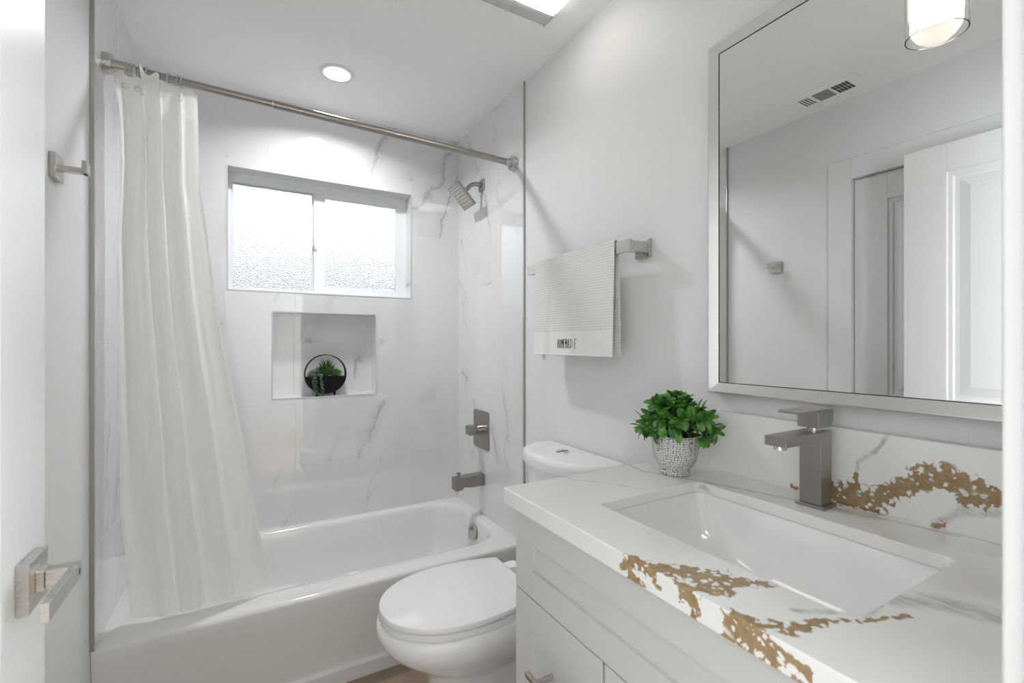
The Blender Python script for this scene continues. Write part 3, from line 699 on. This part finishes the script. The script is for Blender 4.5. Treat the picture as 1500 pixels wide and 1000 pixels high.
# ---------------------------------------------------------------- toilet
to = thing('toilet', (.65, 1.293, 0), 'white two-piece toilet with closed lid between tub and vanity', 'toilet')
TYC = 1.290
def egg(xf, xr, hw, z, rear=.78, xm=.56, n=48, yc=TYC, p=2.15):
    """front tip at xf, rear edge at xr, widest hw at xm"""
    pts = []
    for k in range(n + 1):                       # from rear +Y to the tip, then back
        t_ = k / n; 
        a = -PI / 2 + PI * t_
    side = []
    for k in range(n // 3 + 1):
        x = xr + (xm - xr) * (k / (n // 3)); q = (x - xm) / (xr - xm)
        side.append((x, hw * (1 - (1 - rear) * q * q)))
    for k in range(1, n + 1):
        a = PI / 2 * k / n; side.append((xm - (xm - xf) * math.sin(a) ** (2 / p), hw * math.cos(a) ** (2 / p)))
    pts = [(x, yc + h_, z) for x, h_ in side] + [(x, yc - h_, z) for x, h_ in reversed(side[:-1])]
    return pts
m = MB()
bowl = [(.0, .436, .80, .113, .95, .62), (.015, .438, .80, .111, .95, .62), (.06, .452, .80, .104, .95, .62), (.20, .468, .80, .100, .95, .62), (.245, .464, .80, .104, .95, .62), (.265, .448, .80, .114, .9, .61), (.285, .418, .80, .131, .9, .60),
        (.310, .378, .81, .152, .85, .58), (.340, .343, .81, .169, .82, .57), (.366, .324, .81, .179, .80, .56), (.388, .317, .81, .182, .78, .56), (.406, .321, .81, .179, .78, .56), (.4165, .333, .805, .170, .78, .56)]
m.loft([egg(xf, xr, hw, z, rear=re_, xm=xm) for (z, xf, xr, hw, re_, xm) in bowl]); m.build('bowl', M['porc'], to, smooth=True, auto=60)
m = MB(); m.loft([rrect(.745, 1.015, TYC - w_, TYC + w_, z, .03) for z, w_ in ((.0, .095), (.22, .10), (.33, .115), (.395, .125), (.422, .125), (.430, .118))]); m.build('rear_deck', M['porc'], to, smooth=True, auto=50)
def eggring(z, grow): return egg(.326 - grow, .756 + grow * .5, .1735 + grow, z, rear=.78)
m = MB(); m.loft([eggring(.4175, -.004), eggring(.4185, 0), eggring(.432, 0), eggring(.434, -.003)]); m.build('seat', M['seat'], to, smooth=True, auto=40)
m = MB(); m.loft([eggring(.4365, -.004), eggring(.438, 0), eggring(.448, 0.0005), eggring(.4515, -.0015), eggring(.453, -.006)]); m.build('lid', M['seat'], to, smooth=True, auto=40)
for s_ in (-1, 1):
    m = MB(); m.loft([rrect(.758, .800, TYC + s_ * .07 - .022, TYC + s_ * .07 + .022, z, .008, 4) for z in (.429, .444, .449)]); m.build('hinge', M['seat'], to, bevel=.001)
TKY = 1.302
def dloop(z, D, W, xb=1.034, ex=.72, n=40):
    pts = [(xb, TKY - W, z)]
    for k in range(n + 1):
        a = -PI / 2 + PI * k / n; sn = math.sin(a)
        pts.append((xb - .012 - (D - .012) * max(0, math.cos(a)) ** ex, TKY + W * math.copysign(abs(sn) ** .9, sn), z))
    pts.append((xb, TKY + W, z)); return pts
m = MB(); m.loft([dloop(.431, .150, .165), dloop(.445, .158, .178), dloop(.60, .170, .198), dloop(.764, .176, .207)]); m.build('tank', M['porc'], to, smooth=True, auto=50)
m = MB(); m.loft([dloop(.764, .176, .208), dloop(.770, .186, .217), dloop(.795, .188, .2195), dloop(.806, .185, .217), dloop(.8115, .177, .209), dloop(.8125, .165, .198)]); m.build('tank_lid', M['porc'], to, smooth=True, auto=50)
m = MB(); m.lathe([(.0235, 0), (.0235, .003), (.021, .0042), (.0195, .003)], (.960, 1.318, .8118)); fb = m.build('flush_button', M['chrome'], to, smooth=True)
m = MB(); m.box(.9375, .9825, 1.3172, 1.3188, .8150, .8160); m.build('button_split', M['dark'], fb)

# ---------------------------------------------------------------- vanity cabinet
VX, VY0, VY1, VZ = .520, .150, .858, .842
VB = XR - .003
va2 = thing('vanity_cabinet', (.78, .5, 0), 'white shaker vanity cabinet under the gold-veined countertop', 'cabinet')
m = MB(); m.box(VX, VX + .018, VY0, VY1, .10, VZ); m.box(VX, VB, VY1 - .018, VY1, .10, VZ); m.box(VX, VB, VY0, VY0 + .018, .10, VZ); m.box(VB - .018, VB, VY0, VY1, .10, VZ)
m.box(VX + .06, VB, VY0, VY1, .0, .10); m.box(VX, VB, VY0, VY1, .095, .113)
m.build('body', M['cab'], va2, bevel=.001)
def shaker(name, y0, y1, z0, z1, st, rail=None, parent=va2, th=.018):
    rail = rail or st; x0, x1 = VX - th, VX
    lo = []
    def q(ins, insz, x): return [(x, y0 + ins, z0 + insz), (x, y1 - ins, z0 + insz), (x, y1 - ins, z1 - insz), (x, y0 + ins, z1 - insz)]
    m = MB(); m.loft([q(0, 0, x1), q(0, 0, x0 + .001), q(.001, .001, x0), q(st, rail, x0), q(st + .0006, rail + .0006, x0 + .007)], True, True)
    return m.build(name, M['cab'], parent, auto=20, smooth=True)
shaker('false_drawer_front', VY0 + .004, VY1 - .001, .6765, .838, .063, .054)
dw = shaker('drawer', .582, VY1 - .001, .412, .6742, .064)
dw2 = shaker('drawer', .582, VY1 - .001, .118, .4098, .064)
dd = shaker('door', VY0 + .004, .5755, .118, .6742, .064)
def pull(parent, a, b, off=.036):
    """bar pull from a to b (y,z) pairs on the cabinet front"""
    xf = VX - .018 - off; m = MB(); r = .005
    if abs(a[0] - b[0]) > .01: m.box(xf, xf + .010, b[0], a[0], a[1] - r, a[1] + r); pp = [(a[0] - .03, a[1]), (b[0] + .03, a[1])]
    else: m.box(xf, xf + .010, a[0] - r, a[0] + r, b[1], a[1]); pp = [(a[0], a[1] - .03), (a[0], b[1] + .03)]
    h_ = m.build('handle', M['nickel2'], parent, bevel=.001)
    for (y, z) in pp:
        m = MB(); m.cyl((xf + .009, y, z), (VX - .008, y, z), .0055, seg=16); m.build('post', M['nickel2'], h_, smooth=True)
pull(dw, (.762, .556), (.640, .556)); pull(dw2, (.762, .275), (.640, .275)); pull(dd, (.542, .60), (.542, .44))

# countertop with undermount cut-out
CX0, CX1, CY0, CY1, CZ = .491, XR, .127, .892, .876
HX0, HX1, HY0, HY1 = .602, .895, .265, .708
def outer(z, e=0): return rrect(CX0 + e, CX1 - .0005, CY0 + e, CY1 - e, z, .003, 6)
def hole(z, e=0, r=.018): return rrect(HX0 - e, HX1 + e, HY0 - e, HY1 + e, z, r + e, 6)
m = MB(); m.loft([outer(.8435, .0), outer(.8745, 0), outer(CZ, .0015), hole(CZ, .0015), hole(.8745, 0), hole(.8555, 0), hole(.8555, .03), hole(.8435, .03), outer(.8435, 0)], False, False)
ct = tag(m.build('countertop', M['quartz'], smooth=True, auto=30), 'white quartz countertop with gold and grey veins on the vanity', 'countertop')
tag(MB().box(1.020, XR, CY0, .775, CZ, 1.022).build('backsplash', M['quartz'], bevel=.0012), 'white quartz upstand with gold vein behind the faucet', 'backsplash')
sk = thing('sink', (.7465, .51, .70), 'white rectangular undermount sink set into the countertop', 'sink')
def sl(z, e, r, sx=0): return rrect(HX0 - e, HX1 + e, HY0 - e + sx * .0, HY1 + e - sx, z, max(.01, r), 8)
m = MB(); m.loft([sl(.8553, .022, .03), sl(.8553, .004, .022), sl(.852, .0, .025), sl(.82, -.008, .035), sl(.785, -.016, .05, .018), sl(.755, -.032, .06, .045), sl(.742, -.055, .06, .085), sl(.735, -.09, .05, .12),
                   sl(.728, -.085, .06, .12), sl(.735, -.035, .06, .07), sl(.78, -.005, .05), sl(.83, .010, .035), sl(.8553, .022, .03)], False, False)
m.f.append(tuple(7 * 36 + i for i in range(36))); m.f.append(tuple(8 * 36 + i for i in range(36)))
m.build('basin', M['porc'], sk, smooth=True, auto=60)
m = MB(); m.lathe([(.022, 0), (.022, .002), (.016, .003)], (.745, .43, .735)); m.build('drain', M['nickel2'], sk, smooth=True)

# ---------------------------------------------------------------- faucet
fa = thing('faucet', (.962, .492, CZ), 'brushed-nickel square single-lever faucet behind the sink', 'faucet')
m = MB(); m.box(.938, .988, .466, .518, CZ, CZ + .006); m.build('base_plate', M['nickel'], fa, bevel=.001)
m = MB(); m.box(.943, .982, .472, .512, CZ + .006, CZ + .146); bo = m.build('column', M['nickel'], fa, bevel=.0012)
m = MB(); m.box(.829, .944, .472, .512, CZ + .128, CZ + .146); so = m.build('spout', M['nickel'], fa, bevel=.0012)
m = MB(); m.cyl((.845, .492, CZ + .128), (.845, .492, CZ + .121), .011, seg=20); m.build('aerator', M['chrome'], so, smooth=True)
m = MB(); m.cyl((.960, .492, CZ + .145), (.960, .492, CZ + .156), .013, seg=24); m.build('neck', M['chrome'], fa, smooth=True)
m = MB()
z0, z1 = CZ + .153, CZ + .184
lo = [[(x, y, z) for (x, z) in ((.936, z0), (.976, z0), (.988, z0 + .012), (.988, z1), (.936, z1))] for y in (.472, .512)]
m.loft(lo); m.build('lever_block', M['nickel'], fa, bevel=.001)
m = MB(); m.box(.872, .988, .472, .512, z1, z1 + .005); m.build('lever', M['nickel'], fa, bevel=.001)

# ---------------------------------------------------------------- potted plant
px, py = .900, .778
pp = thing('potted_plant', (px, py, CZ), 'bushy green plant in a white mosaic pot on the countertop', 'potted plant')
m = MB(); m.lathe([(.030, 0), (.0335, .003), (.034, .010), (.033, .016), (.040, .022), (.049, .038), (.0535, .060), (.0545, .094), (.0535, .0965), (.0515, .096), (.0505, .06), (.045, .04), (.03, .03)], (px, py, CZ), 56); m.build('pot', M['pot'], pp, smooth=True, auto=60)
m = MB(); m.lathe([(.0508, .078), (.0508, .082), (.02, .086)], (px, py, CZ)); m.build('soil', M['soil'], pp, smooth=True)
random.seed(11)
lm, sm = MB(), MB()
def leaf(m, base, d, L, wd, tilt=0):
    d = Vector(d).normalized(); side = d.cross(Vector((0, 0, 1)));
    if side.length < .05: side = Vector((1, 0, 0))
    side.normalize(); nn = side.cross(d).normalized()
    side = (side * math.cos(tilt) + nn * math.sin(tilt)).normalized(); nn = side.cross(d).normalized()
    prof = [(0, .06), (.12, .45), (.30, .86), (.52, 1.0), (.75, .90), (.91, .55), (1, .06)]; v, f = [], []
    for t_, q in prof:
        c = Vector(base) + d * L * t_ - nn * L * .22 * t_ * t_
        v += [c + side * wd * .5 * q + nn * wd * .12 * q, c, c - side * wd * .5 * q + nn * wd * .12 * q]
    for k in range(len(prof) - 1):
        b = k * 3; f += [(b, b + 1, b + 4, b + 3), (b + 1, b + 2, b + 5, b + 4)]
    m.add(v, f)
for k in range(64):
    # directions spread over a dome
    a = k * 2.39996 + random.uniform(-.2, .2); el = math.radians(random.choice([random.uniform(2, 35), random.uniform(25, 62), random.uniform(55, 88)]))
    rr = random.uniform(.80, 1.06)
    tip = Vector((px + math.cos(a) * math.cos(el) * .086 * rr, py + math.sin(a) * math.cos(el) * .086 * rr, CZ + .102 + math.sin(el) * .082 * rr - .006))
    if tip.x > 1.012: tip.x = 1.012 - random.uniform(0, .02)
    b = Vector((px + math.cos(a) * .02, py + math.sin(a) * .02, CZ + .085)); c = b.lerp(tip, .5) + Vector((0, 0, .018))
    path = [b, b.lerp(c, .5) + Vector((0, 0, .006)), c, c.lerp(tip, .5) + Vector((0, 0, .004)), tip]
    sm.tube(path, [.0016, .0014, .0012, .001, .0007], 5)
    for j, t_ in enumerate((.42, .62, .82, 1.0)):
        i = min(3, int(t_ * 4)); p = path[i].lerp(path[min(4, i + 1)], t_ * 4 - i) if t_ < 1 else tip
        d0 = (path[min(4, i + 1)] - path[i]).normalized() if i < 4 and t_ < 1 else (tip - path[3]).normalized()
        s_ = d0.cross(Vector((0, 0, 1))); s_ = s_.normalized() if s_.length > .05 else Vector((1, 0, 0))
        if j % 2: s_ = s_.cross(d0).normalized()
        for sg in (-1, 1):
            dd_ = d0 * random.uniform(.35, .8) + s_ * sg * random.uniform(.6, 1) + Vector((0, 0, random.uniform(-.1, .35)))
            q = p + Vector((0, 0, 0)); L = random.uniform(.025, .035)
            if q.x + dd_.normalized().x * L > 1.016: continue
            leaf(lm, q, dd_, L, random.uniform(.016, .022), random.uniform(-.7, .7))
    leaf(lm, tip, (tip - path[3]).normalized() + Vector((0, 0, .2)) + Vector((-.3 if tip.x > .99 else 0, 0, 0)), .022, .012, random.uniform(-1, 1))
# one sprig hanging over the pot on the faucet side
hb = Vector((px + .025, py - .062, CZ + .098)); sm.tube([(px, py - .02, CZ + .09), (px + .02, py - .05, CZ + .115), hb], [.0015, .0013, .001], 5)
for k in range(7):
    a = k * 2 * PI / 7; leaf(lm, hb, (math.cos(a) * .6 - .3, math.sin(a) * .5 - .5, math.sin(a + 1) * .9 - .15), .030, .018, .3)
lm.build('foliage', M['leaf'], pp, smooth=True); sm.build('stems', M['stem'], pp, smooth=True)

# ---------------------------------------------------------------- mirror
mi = thing('wall_mirror', (XR, .48, 1.068), 'large silver-framed mirror on the wall over the vanity', 'mirror')
MY0, MY1, MZ0, MZ1 = .190, .771, 1.068, 1.930
def fr(ins, x): return [(x, MY0 + ins, MZ0 + ins), (x, MY1 - ins, MZ0 + ins), (x, MY1 - ins, MZ1 - ins), (x, MY0 + ins, MZ1 - ins)]
m = MB(); m.loft([fr(0, XR), fr(0, 1.011), fr(.0018, 1.0095), fr(.0030, 1.0095), fr(.0245, 1.0185), fr(.0245, 1.0300)], True, False); m.build('frame', M['alu'], mi)
m = MB(); m.loft([fr(.0243, 1.0188), fr(.0262, 1.0188), fr(.0262, 1.0205)], False, False); m.build('inner_bead', M['black'], mi)
m = MB(); m.loft([fr(.0245, 1.0196), fr(.0245, 1.024)]); m.build('mirror_glass', M['mirror'], mi)

# ---------------------------------------------------------------- towel bar and towel
tb = thing('towel_bar', (XR, 1.27, 1.472), 'square-section nickel towel bar on the wall over the toilet', 'towel bar')
m = MB(); m.box(.957, .966, .992, 1.546, 1.454, 1.490); m.build('bar', M['nickel2'], tb, bevel=.0008)
for y0 in (.992, 1.492):
    m = MB(); m.box(1.035, XR, y0 - .002, y0 + .055, 1.444, 1.500); pl_ = m.build('wall_plate', M['nickel2'], tb, bevel=.001)
    m = MB(); yy = y0 if y0 < 1.2 else y0 + .029; m.box(.966, 1.035, yy + .0, yy + .025, 1.456, 1.488); m.build('bracket', M['nickel2'], pl_, bevel=.0008)
TY0, TY1 = 1.050, 1.482
def tw_front(y, z):
    s_ = (TY1 - y) / (TY1 - TY0); k = max(0, min(1, (1.485 - z) / .34))
    x = .9535 - .010 * k * 1.0
    for c, wv, a_ in ((.25, .022, .008), (.58, .022, .008), (.93, .05, .003)): x += a_ * max(0, k - .14) ** .6 * (math.exp(-((s_ - c) / wv) ** 2)) - a_ * .8 * k * math.exp(-((s_ - c + .07) / .06) ** 2)
    return x + .0025 * math.sin(9 * s_ + 2) * k
tw = thing('hand_towel', (.95, 1.266, 1.14), 'white waffle hand towel with HOMEMADE lettering, hung on the bar', 'towel')
def towel_sheet(z0, z1, fn, ny=70, nz=50, th=.003):
    v, f = [], []
    for lay in (0, 1):
        for j in range(nz + 1):
            for i in range(ny + 1):
                y = lerp(TY0, TY1, i / ny); z = lerp(z0, z1, j / nz); k = (1.485 - z) / .34
                yy = y + .006 * k * (1 if i == 0 else 0) * 0 - .006 * k * (.5 - i / ny)
                v.append((fn(y, z) + lay * th, yy, z))
    nrow = ny + 1; off = (ny + 1) * (nz + 1)
    for j in range(nz):
        for i in range(ny):
            a = j * nrow + i; f.append((a, a + 1, a + nrow + 1, a + nrow)); b = a + off; f.append((b, b + nrow, b + nrow + 1, b + 1))
    for i in range(ny): f.append((i, i + off, i + 1 + off, i + 1)); a = nz * nrow + i; f.append((a, a + 1, a + 1 + off, a + off))
    for j in range(nz):
        a = j * nrow; f.append((a, a + nrow, a + nrow + off, a + off)); a = j * nrow + ny; f.append((a, a + off, a + nrow + off, a + nrow))
    return MB().add(v, f)
m = towel_sheet(1.228, 1.4945, tw_front)
# over the bar and down the back
prof = [(.9535, 1.4945), (.9545, 1.4965), (.9575, 1.4975), (.9655, 1.4975), (.9685, 1.4965), (.9695, 1.4935), (.9705, 1.46), (.9735, 1.36), (.9750, 1.25), (.9760, 1.152)]
lo = []
for j, (x, z) in enumerate(prof):
    lo.append([(x, TY0 - .0045 * min(1, max(0, (j - 3) / 6)), z), (x, TY1, z), (x - .003 if j > 4 else x, TY1, z - (0.003 if 1 <= j <= 4 else 0)), (x - .003 if j > 4 else x, TY0 - .0045 * min(1, max(0, (j - 3) / 6)), z - (0.003 if 1 <= j <= 4 else 0))])
lo[0] = [(.9535, TY0, 1.4945), (.9535, TY1, 1.4945), (.9565, TY1, 1.4945), (.9565, TY0, 1.4945)]
m.loft(lo)
m.build('waffle_cloth', M['waffle'], tw, smooth=True, auto=50)
b_ = towel_sheet(1.150, 1.228, tw_front, nz=18); bo_ = b_.build('hem_band', M['band'], tw, smooth=True, auto=50)
hm = MB()
pts = [(tw_front(lerp(TY0, TY1, i / 60), 1.150) + .0015, lerp(TY0 - .003, TY1 + .003, i / 60), 1.151) for i in range(61)]
hm.tube(pts, .0028, 8); hm.build('hem', M['band'], tw, smooth=True)
m = MB(); m.box(.962, .9635, 1.425, 1.447, 1.128, 1.152); m.build('care_tag', M['band'], tw)
# lettering: tall thin strokes; (x0,y0,x1,y1) in a 0..1 letter box
L = {'H': [(.1, 0, .1, 1), (.8, 0, .8, 1), (.1, .5, .8, .55)], 'O': [(.1, .05, .1, .9), (.75, .05, .75, .9), (.1, .9, .75, .9), (.1, .05, .75, .05)],
     'M': [(.1, 0, .1, 1), (.9, 0, .9, 1), (.1, 1, .5, .45), (.5, .45, .9, 1)], 'E': [(.15, 0, .15, 1), (.15, 1, .8, 1), (.15, .5, .7, .5), (.15, 0, .8, 0)],
     'A': [(.1, 0, .45, 1), (.45, 1, .85, 0), (.25, .38, .7, .38)], 'D': [(.15, 0, .15, 1), (.15, 1, .8, .7), (.8, .7, .8, .25), (.8, .25, .15, 0)]}
m = MB(); yL, lw, zb, zh = 1.3235 , .0123, 1.1735, .0305
for ci_, ch in enumerate('HOMEMADE'):
    for (x0, y0, x1, y1) in L[ch]:
        ya, yb = yL - (ci_ + x0 * .76) * lw, yL - (ci_ + x1 * .76) * lw; za, zb_ = zb + y0 * zh, zb + y1 * zh
        pa = Vector((tw_front(ya, za) - .0009, ya, za)); pb = Vector((tw_front(yb, zb_) - .0009, yb, zb_))
        m.tube([pa, pa.lerp(pb, .5), pb], .0008, 6)
m.build('lettering', M['ink'], bo_)

# ---------------------------------------------------------------- robe hook
rh = thing('robe_hook', (XL, 1.42, 1.584), 'square nickel robe hook on the wall beside the entry door', 'hook')
m = MB(); m.box(XL, XL + .011, 1.3925, 1.4485, 1.556, 1.612); m.build('wall_plate', M['nickel2'], rh, bevel=.0008)
m = MB(); m.box(XL + .010, -.312, 1.412, 1.430, 1.578, 1.590); m.box(-.320, -.311, 1.406, 1.436, 1.578, 1.606); m.build('hook_arm', M['nickel2'], rh, bevel=.0008)

# ---------------------------------------------------------------- vanity light above the mirror
vl = thing('vanity_light', (XR, .376, 2.05), 'wall light with clear glass cylinder over the mirror', 'wall light')
lx, ly = .870, .376
m = MB(); m.box(XR - .022, XR, ly - .06, ly + .06, 2.04, 2.16); m.build('wall_plate', M['nickel2'], vl, bevel=.002)
m = MB(); m.tube([(XR - .02, ly, 2.10), (lx, ly, 2.10), (lx, ly, 2.06)], .009, 12); m.build('arm', M['nickel2'], vl, smooth=True)
m = MB(); m.cyl((lx, ly, 2.02), (lx, ly, 2.065), .018, seg=32); m.build('socket_cap', M['nickel2'], vl, smooth=True)
m = MB(); m.lathe([(.0475, .245), (.0475, 0), (.0455, 0), (.0455, .245)], (lx, ly, 1.790), 48, False, False); m.f += [(48 * 0 + i, 48 * 0 + (i + 1) % 48, 48 * 3 + (i + 1) % 48, 48 * 3 + i) for i in range(48)]
m.build('glass_shade', M['glass'], vl, smooth=True)
m = MB(); m.lathe([(.0395, .20), (.0395, 0), (.0382, 0), (.0382, .20)], (lx, ly, 1.832), 48, False, False); m.build('frosted_shade', M['shade'], vl, smooth=True)
m = MB(); m.lathe([(.012, .11), (.014, .09), (.027, .055), (.030, .03), (.022, .006), (.006, 0)], (lx, ly, 1.905), 24); m.build('bulb', M['bulb'], vl, smooth=True)
# added hall lamp, out of view, for fill light
hl = thing('hall_fill_lamp', (.25, -1.0, 2.40), 'round fill lamp added in the unseen hall behind the viewer', 'ceiling light')
m = MB(); m.lathe([(.17, 0), (.17, -.03), (.16, -.035)], (.25, -1.0, 2.40)); m.build('base', M['trimw'], hl, smooth=True)
m = MB(); m.lathe([(.155, -.034), (.15, -.06), (.10, -.085), (.03, -.093)], (.25, -1.0, 2.40)); m.build('diffuser', M['hallfill'], hl, smooth=True)
